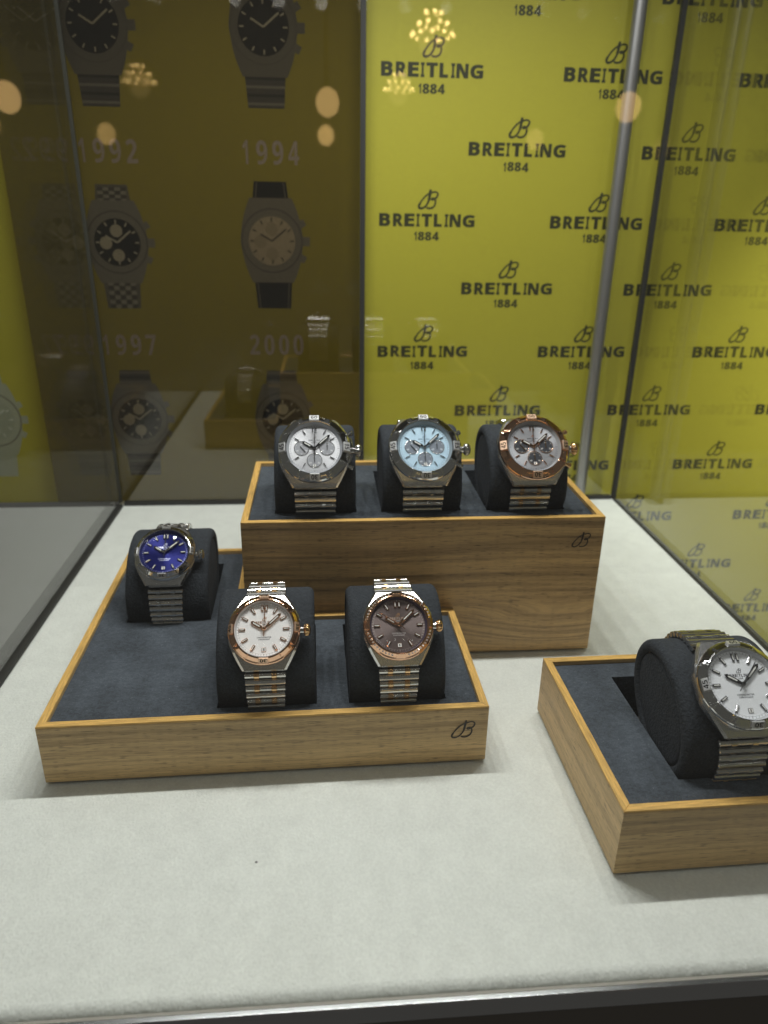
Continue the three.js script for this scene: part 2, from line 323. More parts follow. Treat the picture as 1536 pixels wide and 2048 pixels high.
// ---------------------------------------------------------------- wooden display boxes
const TH = 0.0042;
function trayOutline(poly) {   // inner polygon, mitred; poly runs anticlockwise seen from above in (x, z) with z forward
  const n = poly.length, inn = [];
  for (let i = 0; i < n; i++) {
    const a = poly[(i + n - 1) % n], b = poly[i], c = poly[(i + 1) % n];
    const d1 = [b[0] - a[0], b[1] - a[1]], d2 = [c[0] - b[0], c[1] - b[1]], l1 = Math.hypot(...d1), l2 = Math.hypot(...d2);
    const n1 = [d1[1] / l1, -d1[0] / l1], n2 = [d2[1] / l2, -d2[0] / l2];
    inn.push([b[0] + (n1[0] + n2[0]) * TH, b[1] + (n1[1] + n2[1]) * TH]);   // corners are square
  }
  return inn;
}
function woodBox({ name, label, at, turn, poly, H, slots, mat, markAt }) {
  const t = thing(name, label, 'display box');
  t.position.set(at[0], 0, at[1]); t.rotation.y = turn;
  const inn = trayOutline(poly), n = poly.length, LIFT = 0.0016, RIM = 0.0011;
  const prism = (pts, y0, y1, bev) => {
    const s = new THREE.Shape(pts.map(([x, z]) => new THREE.Vector2(x, -z)));
    const g = new THREE.ExtrudeGeometry(s, { depth: y1 - y0 - 2 * bev, bevelEnabled: true, bevelThickness: bev, bevelSize: bev, bevelOffset: -bev, bevelSegments: 2 });
    return g.rotateX(-Math.PI / 2).translate(0, y0 + bev, 0);
  };
  for (let i = 0; i < n; i++) {
    const j = (i + 1) % n, a = poly[i], b = poly[j], dx = b[0] - a[0], dz = b[1] - a[1], L = Math.hypot(dx, dz), ang = Math.atan2(-dz, dx);
    const ca = Math.cos(-ang), sa = Math.sin(-ang);   // into the panel's own axes: x along it
    const loc = ([x, z]) => { const px = x - a[0], pz = z - a[1]; return [px * ca + pz * sa, -px * sa + pz * ca]; };
    const q = [a, b, inn[j], inn[i]].map(loc);
    const side = Math.abs(dz) < 1e-6 ? (dx > 0 ? 'front_panel' : 'back_panel') : 'side_panel';
    const p = mesh(side, planarUV(prism(q, LIFT, H - RIM, 0.0005), 0.006 + (L < 0.15 ? i * 0.02 : 0), 0.004 + (H < 0.05 ? i * 0.0155 : 0)), side === 'front_panel' && mat ? mat : M.veneer, t);
    const r = mesh('rim_strip', planarUV(prism(q, H - RIM, H, 0.00028), i * 0.05 + 1, 0.3), M.rim, p);
    p.position.set(a[0], 0, a[1]); p.rotation.y = ang;
  }
  // felt board with slots
  const s = new THREE.Shape(inn.map(([x, z]) => { return new THREE.Vector2(x, -z); }));
  for (const [x0, x1, z0, z1] of slots) { const hl = new THREE.Path(); hl.moveTo(x0, -z0); hl.lineTo(x1, -z0); hl.lineTo(x1, -z1); hl.lineTo(x0, -z1); hl.closePath(); s.holes.push(hl); }
  const fy = H - 0.0028, deep = Math.min(0.024, fy - 0.006);
  const fg = new THREE.ExtrudeGeometry(s, { depth: deep, bevelEnabled: false }).rotateX(-Math.PI / 2).translate(0, fy - deep, 0);
  mesh('felt_board', planarUV(fg), M.feltBoard, t);
  const bs = new THREE.Shape(inn.map(([x, z]) => new THREE.Vector2(x, -z)));
  mesh('base_board', new THREE.ExtrudeGeometry(bs, { depth: fy - deep - 0.0002, bevelEnabled: false }).rotateX(-Math.PI / 2), M.gasket, t);
  if (markAt) {   // branded mark: the cursive B burnt into the front, as flat print
    const bt = canvasTex(256, 256, (ctx) => { ctx.fillStyle = '#000'; ctx.fillRect(0, 0, 256, 256); ctx.strokeStyle = '#fff'; cursiveB(ctx, 30, 40, 170, 0.88); });
    bt.colorSpace = THREE.NoColorSpace;
    const m = phys(rgb(0.035, 0.03, 0.025), 0.6, { alphaMap: bt, transparent: true, alphaTest: 0.5 });
    const s2 = markAt[2] * 256 / 170;
    mesh('burnt_mark', new THREE.PlaneGeometry(s2, s2).translate(markAt[0], markAt[1], 0.0003), m, t);
  }
  return { t, felt: fy, deep };
}
const CW = 0.0516, SLOT = 0.08;
const slotAt = (cx, zf) => [cx - CW / 2 - 0.0004, cx + CW / 2 + 0.0004, zf + 0.0008, zf - SLOT];
// centres of the cushions and their front edges, in each box's own axes
const rectPoly = (w, d) => [[0, 0], [w, 0], [w, -d], [0, -d]];
const bigSpots = [[0.0458, -0.0216], [0.1143, -0.0221], [0.1836, -0.0214]];
const big = woodBox({ name: 'tall_wooden_box', label: 'tall wooden box at the back holding three chronograph watches', at: [-0.0526, -0.4145], turn: 0.0027, poly: rectPoly(0.2296, 0.1196), H: 0.0994, slots: bigSpots.map((p) => slotAt(...p)), mat: M.veneerFigured, markAt: [0.2155, 0.0835, 0.0105] });
const lowSpots = [[0.0467, -0.1048], [0.1134, -0.0135], [0.1828, -0.0128]];
const low = woodBox({ name: 'low_wooden_box', label: 'low L-shaped wooden box in front holding the blue, white and brown dial watches', at: [-0.146, -0.3067], turn: 0.0161, poly: [[0, 0], [0.2298, 0], [0.2298, -0.1035], [0.0915, -0.1035], [0.0915, -0.2053], [0, -0.2053]], H: 0.0365, slots: lowSpots.map((p) => slotAt(...p)), markAt: [0.2168, 0.0225, 0.0112] });
const rightSpots = [[0.0606, -0.0205]];
const right = woodBox({ name: 'small_wooden_box', label: 'low wooden box cut off by the right edge, holding one white dial watch', at: [0.1262, -0.2331], turn: 0.017, poly: rectPoly(0.13, 0.1181), H: 0.038, slots: rightSpots.map((p) => slotAt(...p)) });

// ---------------------------------------------------------------- cushions
// a cushion's cross-section is an ellipse: EA along the dial, EB towards it; a dial faces (0, NY, NZ)
let EA, EB, YC, NY, NZ, ZE;
function setShape(o) {
  const tilt = THREE.MathUtils.degToRad(o.tilt); EA = o.ea; EB = 0.026; YC = o.yc; NY = Math.sin(tilt); NZ = Math.cos(tilt);
  let best = 1; for (let i = 0; i < 4000; i++) { const e = ellipse(i / 4000 * Math.PI * 2); if (e.z > 0 && Math.abs(e.y + YC) < best) { best = Math.abs(e.y + YC); ZE = e.z; } }   // ZE: how far it stands forward where it meets the felt
}
function ellipse(th, off = 0) {         // (z, y) on the cushion's outline, pushed out by off
  const c = Math.cos(th), s = Math.sin(th), pz = EA * c * -NY + EB * s * NZ, py = EA * c * NZ + EB * s * NY;
  let nt = c / EA, nn = s / EB; const l = Math.hypot(nt, nn); nt /= l; nn /= l;
  const nz = nt * -NY + nn * NZ, ny = nt * NZ + nn * NY;
  return { z: pz + off * nz, y: py + off * ny, nz, ny };
}
const floorCut = (y, d) => Math.max(y, -YC - d);
function cushionGeo(deep) {
  const rows = [], h = CW / 2, r = 0.0035, N = 72;
  for (let k = 0; k <= 5; k++) { const a = k / 5 * Math.PI / 2; rows.push([-(h - r + r * Math.cos(a)), r * (1 - Math.sin(a))]); }
  const prof = [[-h + 0.0012, 0.0065], [-h, 0.0052], ...rows], full = [...prof, ...prof.map(([x, i]) => [-x, i]).reverse()];
  const pos = [], idx = [], uv = [];
  let run = 0;
  full.forEach(([x, inset], k) => {
    if (k) run += Math.hypot(x - full[k - 1][0], inset - full[k - 1][1]);
    for (let i = 0; i <= N; i++) { const e = ellipse(i / N * Math.PI * 2, -inset); pos.push(x, floorCut(e.y, deep - inset), e.z); uv.push(run, i / N * 0.19); }
  });
  for (let k = 0; k < full.length - 1; k++) for (let i = 0; i < N; i++) { const a = k * (N + 1) + i, b = a + 1, c = a + N + 1, d = c + 1; idx.push(a, b, c, b, d, c); }
  const g = new THREE.BufferGeometry(); g.setAttribute('position', new THREE.Float32BufferAttribute(pos, 3)); g.setAttribute('uv', new THREE.Float32BufferAttribute(uv, 2)); g.setIndex(idx);
  g.computeVertexNormals(); return g;
}
function discGeo(side, deep) {
  const h = CW / 2 - 0.0006, pos = [], uv = [], idx = [], N = 60;
  const rows = [[h - 0.0014, 0.0064], [h - 0.0004, 0.0072], [h - 0.0001, 0.0082], [h, 0.012], [h, 0.018]];
  rows.forEach(([x, inset]) => { for (let i = 0; i <= N; i++) { const e = ellipse(i / N * Math.PI * 2, -inset), y = floorCut(e.y, deep - inset); pos.push(x * side, y, e.z); uv.push(e.z, y); } });
  const c = pos.length / 3; pos.push(h * side, 0, 0); uv.push(0, 0);
  for (let k = 0; k < rows.length - 1; k++) for (let i = 0; i < N; i++) { const a = k * (N + 1) + i; idx.push(a, a + 1, a + N + 1, a + 1, a + N + 2, a + N + 1); }
  for (let i = 0; i < N; i++) idx.push((rows.length - 1) * (N + 1) + i, (rows.length - 1) * (N + 1) + i + 1, c);
  const g = new THREE.BufferGeometry(); g.setAttribute('position', new THREE.Float32BufferAttribute(pos, 3)); g.setAttribute('uv', new THREE.Float32BufferAttribute(uv, 2)); g.setIndex(idx); g.computeVertexNormals(); return g;
}
function makeCushion(b, spot, label) {
  const c = thing('watch_cushion', label, 'cushion', 'dark suede watch cushions');
  const d = b.deep - 0.0002;
  mesh('roll', cushionGeo(d), M.cushion, c);
  for (const s of [-1, 1]) mesh('side_disc', discGeo(s, d), M.cushion, c);
  const p = new THREE.Vector3(spot[0], b.felt + YC, spot[1] - ZE).applyAxisAngle(new THREE.Vector3(0, 1, 0), b.t.rotation.y);
  c.position.copy(p.add(b.t.position)); c.rotation.y = b.t.rotation.y;
  return c;
}

// ---------------------------------------------------------------- watches
const lathe = (pts, seg = 48) => new THREE.LatheGeometry(pts.map(([r, z]) => new THREE.Vector2(r, z)), seg).rotateX(Math.PI / 2);   // axis along z
const ngeo = (g) => toCreasedNormals(g, 0.6);
const numerals = Object.fromEntries(['15', '30', '45', '60'].map((s) => [s, canvasTex(96, 64, (ctx) => { ctx.fillStyle = '#fff'; ctx.fillRect(0, 0, 96, 64); ctx.fillStyle = '#1c1c20'; fitText(ctx, s, 48, 32, 66, 44); })]));
const memo = new Map();
const once = (k, f) => { if (!memo.has(k)) memo.set(k, f()); return memo.get(k); };
const tabMat = (s, gold) => once('tab' + s + gold, () => std(gold ? rgb(0.92, 0.64, 0.46) : rgb(0.78, 0.78, 0.79), 0.42, { metalness: 1, map: numerals[s] }));

function caseGeo(R, L, wl, thick) {
  const rows = 28, pos = [], idx = [];
  for (let i = 0; i <= rows; i++) {
    const k = -1 + 2 * i / rows, y = k * L, a = Math.abs(k), f = clamp((a - 0.28) / 0.72), w = R - (R - wl) * Math.pow(f, 1.25);
    const top = -0.0006 - (thick - 0.003) * Math.pow(clamp((a - 0.3) / 0.7), 1.6), bot = Math.min(-thick + 0.0006 * a, top - 0.003), c = 0.0011, hw = w;
    const ring = [[-hw + 0.002, bot], [-hw, bot + 0.0015], [-hw, top - c], [-hw + c, top], [hw - c, top], [hw, top - c], [hw, bot + 0.0015], [hw - 0.002, bot]];
    for (const [x, z] of ring) pos.push(x, y, z);
  }
  const n = 8;
  for (let i = 0; i < rows; i++) for (let j = 0; j < n; j++) { const a = i * n + j, b = i * n + (j + 1) % n, c = a + n, d = b + n; idx.push(a, c, b, b, c, d); }
  for (const [r, flip] of [[0, false], [rows, true]]) for (let j = 1; j < n - 1; j++) flip ? idx.push(r * n, r * n + j + 1, r * n + j) : idx.push(r * n, r * n + j, r * n + j + 1);
  const g = new THREE.BufferGeometry(); g.setAttribute('position', new THREE.Float32BufferAttribute(pos, 3)); g.setIndex(idx);
  return toCreasedNormals(g, 0.5);
}
function crownGeo(r, len, ribs) {
  const prof = [[0.0001, 0], [0.42, 0], [0.5, 0.1], [0.85, 0.22], [1, 0.45], [0.96, 0.7], [0.7, 0.92], [0.35, 1], [0.0001, 1.02]];
  const g = new THREE.LatheGeometry(prof.map(([a, b]) => new THREE.Vector2(a * r, b * len)), ribs * 4), p = g.attributes.position;
  for (let i = 0; i < p.count; i++) { const x = p.getX(i), z = p.getZ(i), y = p.getY(i) / len; if (y > 0.15 && y < 0.95) { const s = 1 + 0.07 * Math.cos(Math.atan2(z, x) * ribs); p.setX(i, x * s); p.setZ(i, z * s); } }
  g.computeVertexNormals(); return g.rotateZ(-Math.PI / 2);
}
const handGeo = (len, w, tail, t = 0.00025) => {
  const s = new THREE.Shape(); s.moveTo(-w * 0.3, -tail); s.lineTo(w * 0.3, -tail); s.lineTo(w * 0.35, len * 0.18); s.lineTo(w * 0.5, len * 0.26); s.lineTo(w * 0.5, len * 0.9); s.lineTo(0, len); s.lineTo(-w * 0.5, len * 0.9); s.lineTo(-w * 0.5, len * 0.26); s.lineTo(-w * 0.35, len * 0.18); s.closePath();
  return new THREE.ExtrudeGeometry(s, { depth: t, bevelEnabled: true, bevelThickness: 0.0001, bevelSize: 0.0001, bevelSegments: 1 });
};
const markGeo = (w, l, t) => { const s = new THREE.Shape(); s.moveTo(-w / 2, -l / 2); s.lineTo(w / 2, -l / 2); s.lineTo(w / 2, l / 2); s.lineTo(-w / 2, l / 2); s.closePath(); return new THREE.ExtrudeGeometry(s, { depth: t, bevelEnabled: true, bevelThickness: t * 0.5, bevelSize: w * 0.18, bevelOffset: -w * 0.18, bevelSegments: 1 }); };
const linkGeo = (w, rl, rt) => once('link' + [w.toFixed(5), rl, rt], () => {
  const b = 0.00035, g = new THREE.LatheGeometry([[0.0001, -w / 2], [1 - 0.25, -w / 2], [1, -w / 2 + b], [1, w / 2 - b], [1 - 0.25, w / 2], [0.0001, w / 2]].map((p) => new THREE.Vector2(...p)), 14);
  return toCreasedNormals(g.rotateZ(-Math.PI / 2).scale(1, rt, rl), 0.7);          // x across, y out of the wrist, z along it
});

function dialGeo(r) {
  const g = new THREE.RingGeometry(0.00002, r, 72, 6), p = g.attributes.position, u0 = new Float32Array(p.count * 2), u1 = new Float32Array(p.count * 2), cols = 73;
  for (let i = 0; i < p.count; i++) { u0[2 * i] = (i % cols) / 72; u0[2 * i + 1] = Math.hypot(p.getX(i), p.getY(i)) / r; u1[2 * i] = 0.5 + p.getX(i) / r / 2; u1[2 * i + 1] = 0.5 + p.getY(i) / r / 2; }
  g.setAttribute('uv', new THREE.BufferAttribute(u0, 2)); g.setAttribute('uv1', new THREE.BufferAttribute(u1, 2)); return g;
}
function dialTex(o) {
  return canvasTex(768, 768, (ctx) => {
    ctx.fillStyle = o.dial; ctx.fillRect(0, 0, 768, 768); ctx.translate(384, 384);
    ctx.fillStyle = ctx.strokeStyle = o.ink;
    const R = 384;
    for (let i = 0; i < 60; i++) { ctx.save(); ctx.rotate(i * Math.PI / 30); const m = i % 5 === 0; ctx.fillRect(m ? -3 : -1.6, -R * 0.985, m ? 6 : 3.2, m ? 28 : 18); ctx.restore(); }
    ctx.lineWidth = 1.5; ctx.beginPath(); ctx.arc(0, 0, R * 0.925, 0, 7); ctx.stroke();
    if (!o.chrono) {
      ctx.strokeStyle = o.mark; cursiveB(ctx, -28, -182, 54, 1.3);
      wordMark(ctx, 0, -102, 236, 33, 'bold', 8); fitText(ctx, '1884', 0, -68, 60, 20);
      fitText(ctx, 'CHRONOMETER', 0, 116, 200, 22); fitText(ctx, 'CHRONOMAT', 0, 144, 165, 20);
    } else {
      ctx.strokeStyle = o.mark; cursiveB(ctx, -20, -205, 40, 1.2);
      wordMark(ctx, 0, -140, 170, 22); fitText(ctx, '1884', 0, -116, 44, 14); fitText(ctx, 'CHRONOMETER', 0, -98, 120, 11);
    }
  });
}
function subTex(o) {
  return once('sub' + o.sub + o.subInk, () => canvasTex(256, 256, (ctx) => {
    ctx.fillStyle = o.sub; ctx.fillRect(0, 0, 256, 256); ctx.translate(128, 128); ctx.strokeStyle = ctx.fillStyle = o.subInk;
    ctx.lineWidth = 1; for (let r = 20; r < 84; r += 5) { ctx.globalAlpha = 0.16; ctx.beginPath(); ctx.arc(0, 0, r, 0, 7); ctx.stroke(); } ctx.globalAlpha = 1;
    for (let i = 0; i < 30; i++) { ctx.save(); ctx.rotate(i * Math.PI / 15); ctx.fillRect(-2, -122, i % 5 ? 3 : 6, i % 5 ? 15 : 26); ctx.restore(); }
    for (const [s, x, y] of [['60', 0, -72], ['20', 70, 44], ['40', -70, 44]]) fitText(ctx, s, x, y, 34, 26);
  }));
}
const dateTex = once('date', () => canvasTex(64, 64, (ctx) => { ctx.fillStyle = '#f2f2f0'; ctx.fillRect(0, 0, 64, 64); ctx.fillStyle = '#15151a'; fitText(ctx, '8', 32, 32, 30, 46); }));

function makeWatch(cushion, o) {
  const t = thing(o.name, o.label, o.chrono ? 'chronograph' : 'wristwatch');
  t.position.copy(cushion.position); t.rotation.copy(cushion.rotation);
  const size = o.size ?? 1, R = (o.chrono ? 0.0222 : 0.0184) * size, L = (o.chrono ? 0.0228 : 0.0199) * size, RISE = o.chrono ? 0.0114 : 0.0091, wl = (o.chrono ? 0.0138 : 0.0112) * size;
  const head = new THREE.Matrix4().makeBasis(new THREE.Vector3(1, 0, 0), new THREE.Vector3(0, NZ, -NY), new THREE.Vector3(0, NY, NZ)).setPosition(0, (EB + RISE) * NY, (EB + RISE) * NZ);
  const part = (name, g, m, parent) => { const p = mesh(name, g, m, parent ?? t); if (!parent) p.applyMatrix4(head); return p; };
  const S = (o.chrono ? 'c' : 's') + size, bez = o.goldBezel ? M.goldBezel : M.steelBezel, trim = o.trim, ri = R * (o.chrono ? 0.775 : 0.815), rd = R * (o.chrono ? 0.705 : 0.765);
  part('case', once('case' + S, () => caseGeo(R - 0.0002, L, wl, o.chrono ? 0.0094 : 0.0072)), M.brushed);
  // bezel: polished ring with raised rider tabs and minute bars
  const z1 = 0.0028;
  const bezel = part('bezel', once('bezel' + S, () => ngeo(lathe([[ri, 0.0012], [ri, z1 - 0.0003], [ri + 0.0005, z1], [ri + 0.001, z1 - 0.0001], [R - 0.0009, 0.0011], [R - 0.0002, 0.0004], [R, -0.0002], [R, -0.0014], [R - 0.001, -0.002]], 96))), bez);
  const slope = Math.atan2(z1 - 0.0012, R - 0.0019 - ri), rm = (ri + R) / 2, zm = 0.00215;
  if (o.gems) {
    const N = 60, gm = new THREE.InstancedMesh(new THREE.OctahedronGeometry(0.00072, 0), M.gem, N); let n = 0; const mm = new THREE.Matrix4(), q = new THREE.Quaternion(), e = new THREE.Euler();
    for (let i = 0; i < N; i++) { const a = (i + 0.5) / N * Math.PI * 2, d = Math.min(...[0, 1, 2, 3, 4].map((k) => Math.abs(a - k * Math.PI / 2))); if (d < 0.2) continue; e.set(rnd(), rnd(), rnd()); q.setFromEuler(e); mm.compose(new THREE.Vector3(Math.cos(a) * rm, Math.sin(a) * rm, zm), q, new THREE.Vector3(1, 1, 1)); gm.setMatrixAt(n++, mm); }
    gm.count = n; gm.name = 'diamonds'; gm.userData.kind = 'stuff'; gm.castShadow = gm.receiveShadow = true; bezel.add(gm);
  }
  ['60', '15', '30', '45'].forEach((s, i) => {
    const w = R * 0.27, d = R - ri - 0.0007;
    const g = once('tabg' + S, () => { const gg = new RoundedBoxGeometry(R * 0.27, d, 0.0012, 2, 0.0002), p = gg.attributes.position, uv = gg.attributes.uv; for (let k = 0; k < p.count; k++) uv.setXY(k, 0.5 + p.getX(k) / w * 0.95, 0.5 + p.getY(k) / d * 0.95); return gg.rotateX(-slope).translate(0, rm, zm + 0.0004); });
    const m = mesh('rider_tab', g, o.gems ? bez : tabMat(s, o.goldBezel), bezel); m.rotation.z = -i * Math.PI / 2;
  });
  if (!o.gems) for (let i = 0; i < 12; i++) if (i % 3) { const m = mesh('minute_bar', once('bar' + S, () => new RoundedBoxGeometry(0.00055, R - ri - 0.0009, 0.0006, 1, 0.0001).rotateX(-slope).translate(0, rm, zm + 0.00035)), bez, bezel); m.rotation.z = -i * Math.PI / 6; }
  part('inner_ring', once('inner' + S, () => ngeo(lathe([[rd, -0.0003], [ri + 0.0001, 0.0017]], 72))), std(o.ring, 0.35, { metalness: 0.2 }));
  const dm = phys(0xffffff, o.chrono ? 0.42 : 0.36, { map: dialTex(o), metalness: o.dialMetal, anisotropy: o.dialMetal > 0.3 ? 0.75 : 0 }); dm.map.channel = 1;
  const dial = part('dial', once('dial' + S, () => dialGeo(rd)), dm);
  // hour markers
  for (let i = 0; i < 12; i++) {
    if (o.chrono && (i === 3 || i === 9 || i === 6)) continue;
    if (!o.chrono && i === 6) continue;
    const two = i === 0, ml = rd * (o.chrono ? 0.19 : 0.235), mw = o.chrono ? 0.00075 : 0.00125, rr = rd * 0.8;
    for (const s of two ? [-0.75, 0.75] : [0]) { const m = mesh('hour_marker', once('mk' + S, () => markGeo(mw, ml, 0.00035)), trim, dial); m.position.set(Math.sin(i * Math.PI / 6) * rr + s * 0.0014, Math.cos(i * Math.PI / 6) * rr, 0.0002); m.rotation.z = -i * Math.PI / 6; if (!o.chrono) mesh('lume_bar', once('lb' + S, () => new THREE.BoxGeometry(mw * 0.34, ml * 0.75, 0.0001).translate(0, 0, 0.00056)), M.lume, m).name = 'hour_marker_insert'; }
  }
  if (o.chrono) for (const [x, y, a, s] of [[-0.5, 0.02, 2.45, 9], [0.5, 0.02, 0, 3], [0, -0.5, 0, 6]]) {
    const rs = rd * 0.295;
    const g = new THREE.CircleGeometry(rs, 40), sd = part('subdial', g, std(0xffffff, 0.45, { map: subTex(o), metalness: 0.25 }));
    sd.matrix.multiply(new THREE.Matrix4().makeTranslation(x * rd, y * rd, 0.00022)); sd.matrix.decompose(sd.position, sd.quaternion, sd.scale);
    mesh('subdial_ring', once('subring', () => lathe([[rs - 0.0002, 0], [rs - 0.0002, 0.0002], [rs + 0.0001, 0.0002], [rs + 0.0001, -0.0001]], 40)), trim, sd);
    const hnd = mesh('subdial_hand', once('subhand', () => handGeo(rs * 0.8, 0.0004, rs * 0.3, 0.0001)), o.subHand, sd); hnd.rotation.z = -a; hnd.position.z = 0.0003;
  }
  // date
  const dw = part('date_window', once('datef' + S, () => new RoundedBoxGeometry(0.0023, 0.0022, 0.0004, 1, 0.0001).translate(0, -rd * (o.chrono ? 0.72 : 0.76), 0.0001)), trim);
  mesh('date_disc', once('dated' + S, () => new THREE.PlaneGeometry(0.0019, 0.0018).translate(0, -rd * (o.chrono ? 0.72 : 0.76), 0.00034)), std(0xffffff, 0.5, { map: dateTex }), dw);
  // hands
  const hand = (name, len, w, tail, ang, z, mat, ins) => {
    const h = part(name, handGeo(len, w, tail), mat); h.matrix.multiply(new THREE.Matrix4().makeRotationZ(-ang).setPosition(0, 0, z)); h.matrix.decompose(h.position, h.quaternion, h.scale);
    if (ins) mesh('lume_insert', new THREE.BoxGeometry(w * 0.4, len * 0.5, 0.0001).translate(0, len * 0.58, 0.00038), M.lume, h);
    return h;
  };
  hand('hour_hand', rd * 0.56, 0.0017, rd * 0.06, -1.02, 0.0006, o.hands, true);
  hand('minute_hand', rd * 0.84, 0.00145, rd * 0.06, 0.83, 0.00105, o.hands, true);
  hand('second_hand', rd * 0.86, 0.00028, rd * 0.28, o.sec ?? 0.02, 0.0015, o.secMat ?? o.hands, false);
  part('hand_hub', once('hub', () => ngeo(lathe([[0.0001, 0.0021], [0.0007, 0.002], [0.00095, 0.0017], [0.00095, 0.0004]], 20))), o.hands);
  // crystal
  part('crystal', once('crys' + S, () => { const pts = []; for (let i = 0; i <= 8; i++) { const f = i / 8; pts.push([Math.max(0.00001, f * (ri - 0.00004)), 0.0023 + 0.0012 * (1 - f * f)]); } return lathe(pts, 48); }), M.crystal);
  // crown and pushers
  const cm = o.goldCrown ? M.goldBright : M.steel, cr = o.chrono ? 0.0037 : 0.0031, cl = o.chrono ? 0.0052 : 0.0042;
  const crown = part('crown', once('crown' + S, () => crownGeo(cr, cl, o.chrono ? 14 : 12).translate(R + (o.chrono ? 0.0022 : 0.0012), 0, -0.0034)), cm);
  mesh('crown_stem', once('stem' + S, () => new THREE.CylinderGeometry(cr * 0.55, cr * 0.62, 0.0034, 18).rotateZ(Math.PI / 2).translate(R + 0.0009, 0, -0.0034)), M.steel, crown);
  if (o.chrono) for (const s of [-1, 1]) {
    const a = s * 0.47;
    const pu = part('pusher', once('pusher', () => ngeo(new THREE.LatheGeometry([[0.0001, 0.0052], [0.0013, 0.0052], [0.0016, 0.0048], [0.0016, 0.0034], [0.0012, 0.0033], [0.0012, -0.001]].map((p) => new THREE.Vector2(...p)), 20).rotateZ(-Math.PI / 2).translate(R - 0.0008, 0, -0.0034))), o.goldCrown ? M.goldBright : M.steel);
    pu.matrix.multiply(new THREE.Matrix4().makeRotationZ(a)); pu.matrix.decompose(pu.position, pu.quaternion, pu.scale);
    part('crown_guard', once('guard' + s, () => { const c = new THREE.CatmullRomCurve3([0.12, 0.24, 0.36].map((k) => new THREE.Vector3((R + 0.0006) * Math.cos(s * k), (R + 0.0006) * Math.sin(s * k), -0.003))); return new THREE.TubeGeometry(c, 8, 0.0013, 8, false); }), M.steel);
  }
  // bracelet: round bars wrapped round the cushion, every other one with two connector pieces
  const pitch = o.chrono ? 0.0046 : 0.0038, off = 0.0019, n = 1440, tab = [];
  let acc = 0, pv = ellipse(Math.PI / 2, off);
  for (const dir of [1, -1]) {                                    // 1: towards 6 o'clock, down the front; -1: over the top
    acc = 0; pv = ellipse(Math.PI / 2, off); let next = L - 0.0006 + pitch * 0.5, count = 0;
    for (let i = 1; i < n * 0.7; i++) {
      const th = Math.PI / 2 + dir * i / n * Math.PI * 2, e = ellipse(th, off); acc += Math.hypot(e.z - pv.z, e.y - pv.y); pv = e;
      if (acc < next) continue;
      next += pitch;
      if (e.y < -YC - 0.004 && e.z * dir > 0) break;
      if (count > 13) break;
      const w = lerp(wl * 2 - 0.0008, wl * 2 - 0.0042, clamp(count / 9));
      const lk = mesh('link', linkGeo(w, pitch * 0.44, 0.00165), M.link, t);
      lk.position.set(0, e.y, e.z);
      const ang = Math.atan2(e.nz, e.ny);                          // turn about x so that the bar's y points out
      lk.rotation.x = ang;
      if (count % 2 === 0) for (const s of [-1, 1]) { const c = mesh('connector', once('conn' + S, () => linkGeo(0.0031, pitch * 0.53, 0.00205).clone()), o.connector, lk); c.position.x = s * w * 0.21; }
      count++;
    }
  }
  return t;
}

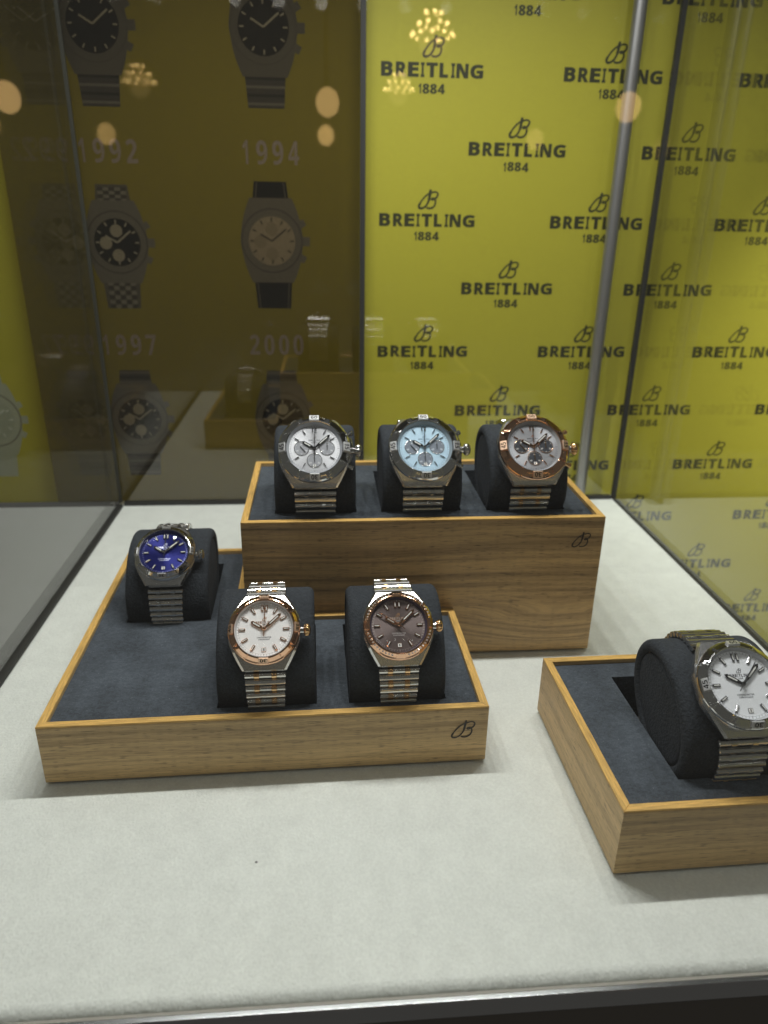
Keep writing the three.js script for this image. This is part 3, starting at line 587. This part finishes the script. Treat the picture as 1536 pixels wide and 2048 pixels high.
const steelHands = { trim: M.steel, hands: M.steel, connector: M.steel };
const goldHands = { trim: M.gold, hands: M.gold, connector: M.goldBright };
const ALL = [
  [low, lowSpots[0], 'cushion under the blue dial watch', { name: 'wristwatch', label: 'steel watch with a blue dial at the back left of the low box', ...steelHands, dial: '#0d1668', ink: '#dfe3ff', mark: '#e8e8ff', ring: rgb(0.03, 0.035, 0.16), dialMetal: 0.6, pose: { tilt: 53, yc: 0.0155 } }],
  [low, lowSpots[1], 'cushion under the white dial watch with a rose gold bezel', { name: 'wristwatch', label: 'steel and rose gold watch with a white dial in the low box', ...goldHands, goldBezel: true, goldCrown: true, dial: '#ffffff', ink: '#2c2c36', mark: '#a86a2a', ring: rgb(0.75, 0.75, 0.76), dialMetal: 0 }],
  [low, lowSpots[2], 'cushion under the brown dial watch', { name: 'wristwatch', label: 'watch with a brown dial and a gem-set rose gold bezel', ...goldHands, goldBezel: true, goldCrown: true, gems: true, dial: '#877977', ink: '#e9e2e2', mark: '#d9a878', ring: rgb(0.1, 0.08, 0.13), dialMetal: 0.65, sec: -0.95 }],
  [big, bigSpots[0], 'cushion under the silver white chronograph, leftmost on the tall box', { name: 'chronograph', label: 'all steel chronograph with a silver white dial, leftmost on the tall box', chrono: true, ...steelHands, hands: std(rgb(0.12, 0.12, 0.13), 0.2, { metalness: 1 }), dial: '#d9dadf', ink: '#4a4c55', mark: '#7a6a60', sub: '#9a9ca2', subInk: '#e4e6ea', subHand: M.black, ring: rgb(0.5, 0.52, 0.56), dialMetal: 0.35 }],  // dark hand colour carries the black shade lying on the steel
  [big, bigSpots[1], 'cushion under the ice blue chronograph, middle of the tall box', { name: 'chronograph', label: 'steel chronograph with an ice blue dial in the middle of the tall box', chrono: true, ...steelHands, dial: '#bcd9ec', ink: '#4a5a70', mark: '#59657a', sub: '#77808c', subInk: '#dfe8f0', subHand: M.black, ring: rgb(0.42, 0.5, 0.56), dialMetal: 0.3 }],
  [big, bigSpots[2], 'cushion under the rose gold bezel chronograph, rightmost on the tall box', { name: 'chronograph', label: 'chronograph with a rose gold bezel and grey dial, rightmost on the tall box', chrono: true, ...goldHands, goldBezel: true, goldCrown: true, dial: '#aeb0b6', ink: '#3b3d45', mark: '#b05a30', sub: '#34373f', subInk: '#e6e4df', subHand: M.goldBright, ring: rgb(0.4, 0.41, 0.43), dialMetal: 0.45 }],
  [right, rightSpots[0], 'cushion in the small box at the right edge', { name: 'wristwatch', label: 'steel watch with a white dial cut off by the right edge', ...steelHands, dial: '#f2f5fa', ink: '#22242c', mark: '#22242c', ring: rgb(0.62, 0.64, 0.67), dialMetal: 0, sec: 0.72, size: 1.11, pose: { tilt: 52, yc: 0.018 }, hands: std(rgb(0.22, 0.22, 0.23), 0.2, { metalness: 1 }), trim: std(rgb(0.35, 0.35, 0.37), 0.18, { metalness: 1 }) }],  // marker trim darker than steel: dark reflections put into its colour
];
for (const [b, spot, cl, o] of ALL) { setShape({ tilt: 48, ea: 0.034, yc: 0.0168, ...(o.chrono ? { tilt: 41, ea: 0.0315, yc: 0.0195 } : {}), ...o.pose }); makeWatch(makeCushion(b, spot, 'dark suede ' + cl), o); }

// ---------------------------------------------------------------- lamps of the shop that the front glass mirrors
[[-0.882, 0.565, 2.056, 'leftmost'], [0.022, 0.594, 2.208, 'middle'], [0.917, 0.5835, 2.041, 'rightmost']].forEach(([x, y, z, which]) => {
  const l = thing('globe_lamp', which + ' of three warm globe lamps mirrored in the front glass', 'lamp', 'globe lamps of the shop');
  mesh('globe', new THREE.SphereGeometry(0.036, 28, 20).scale(1, 1.15, 1), M.globe, l);
  mesh('cord', new THREE.CylinderGeometry(0.003, 0.003, 0.9, 8).translate(0, 0.49, 0), M.black, l);
  const p = new THREE.PointLight(rgb(1, 0.62, 0.25), 0.012, 0, 2); p.name = 'globe_glow'; p.castShadow = true; p.shadow.radius = 1.8; l.add(p);
  l.position.set(x, y, z);
});
{
  const c = thing('chandelier', 'chandelier of small warm bulbs mirrored in the glass above the printed wall', 'chandelier');
  mesh('stem', new THREE.CylinderGeometry(0.003, 0.003, 0.4, 8).translate(0, 0.22, 0), M.brass, c);
  const tiers = [[0.0, 0.062, 11], [0.028, 0.044, 8], [0.056, 0.024, 5]];
  for (const [y, r, k] of tiers) {
    mesh('hoop', new THREE.TorusGeometry(r, 0.0018, 8, 40).rotateX(Math.PI / 2).translate(0, y - 0.008, 0), M.brass, c);
    mesh('spoke', new THREE.CylinderGeometry(0.0015, 0.0015, r * 2, 6).rotateZ(Math.PI / 2).translate(0, y - 0.008, 0), M.brass, c);
    for (let i = 0; i < k; i++) { const a = i / k * Math.PI * 2 + y * 40; mesh('bulb', once('bulbg', () => new THREE.SphereGeometry(0.0052, 12, 10)), M.candle, c).position.set(Math.cos(a) * r, y, Math.sin(a) * r); }
  }
  const p = new THREE.PointLight(rgb(1, 0.66, 0.26), 0.004, 0, 2); p.name = 'chandelier_glow'; p.castShadow = true; p.shadow.radius = 2; p.position.y = -0.02; c.add(p);
  c.position.set(0.335, 0.77, 2.15);
}

scene.traverse((o) => { if (o.isMesh) { o.castShadow = true; o.receiveShadow = true; } });
renderer.render(scene, camera);
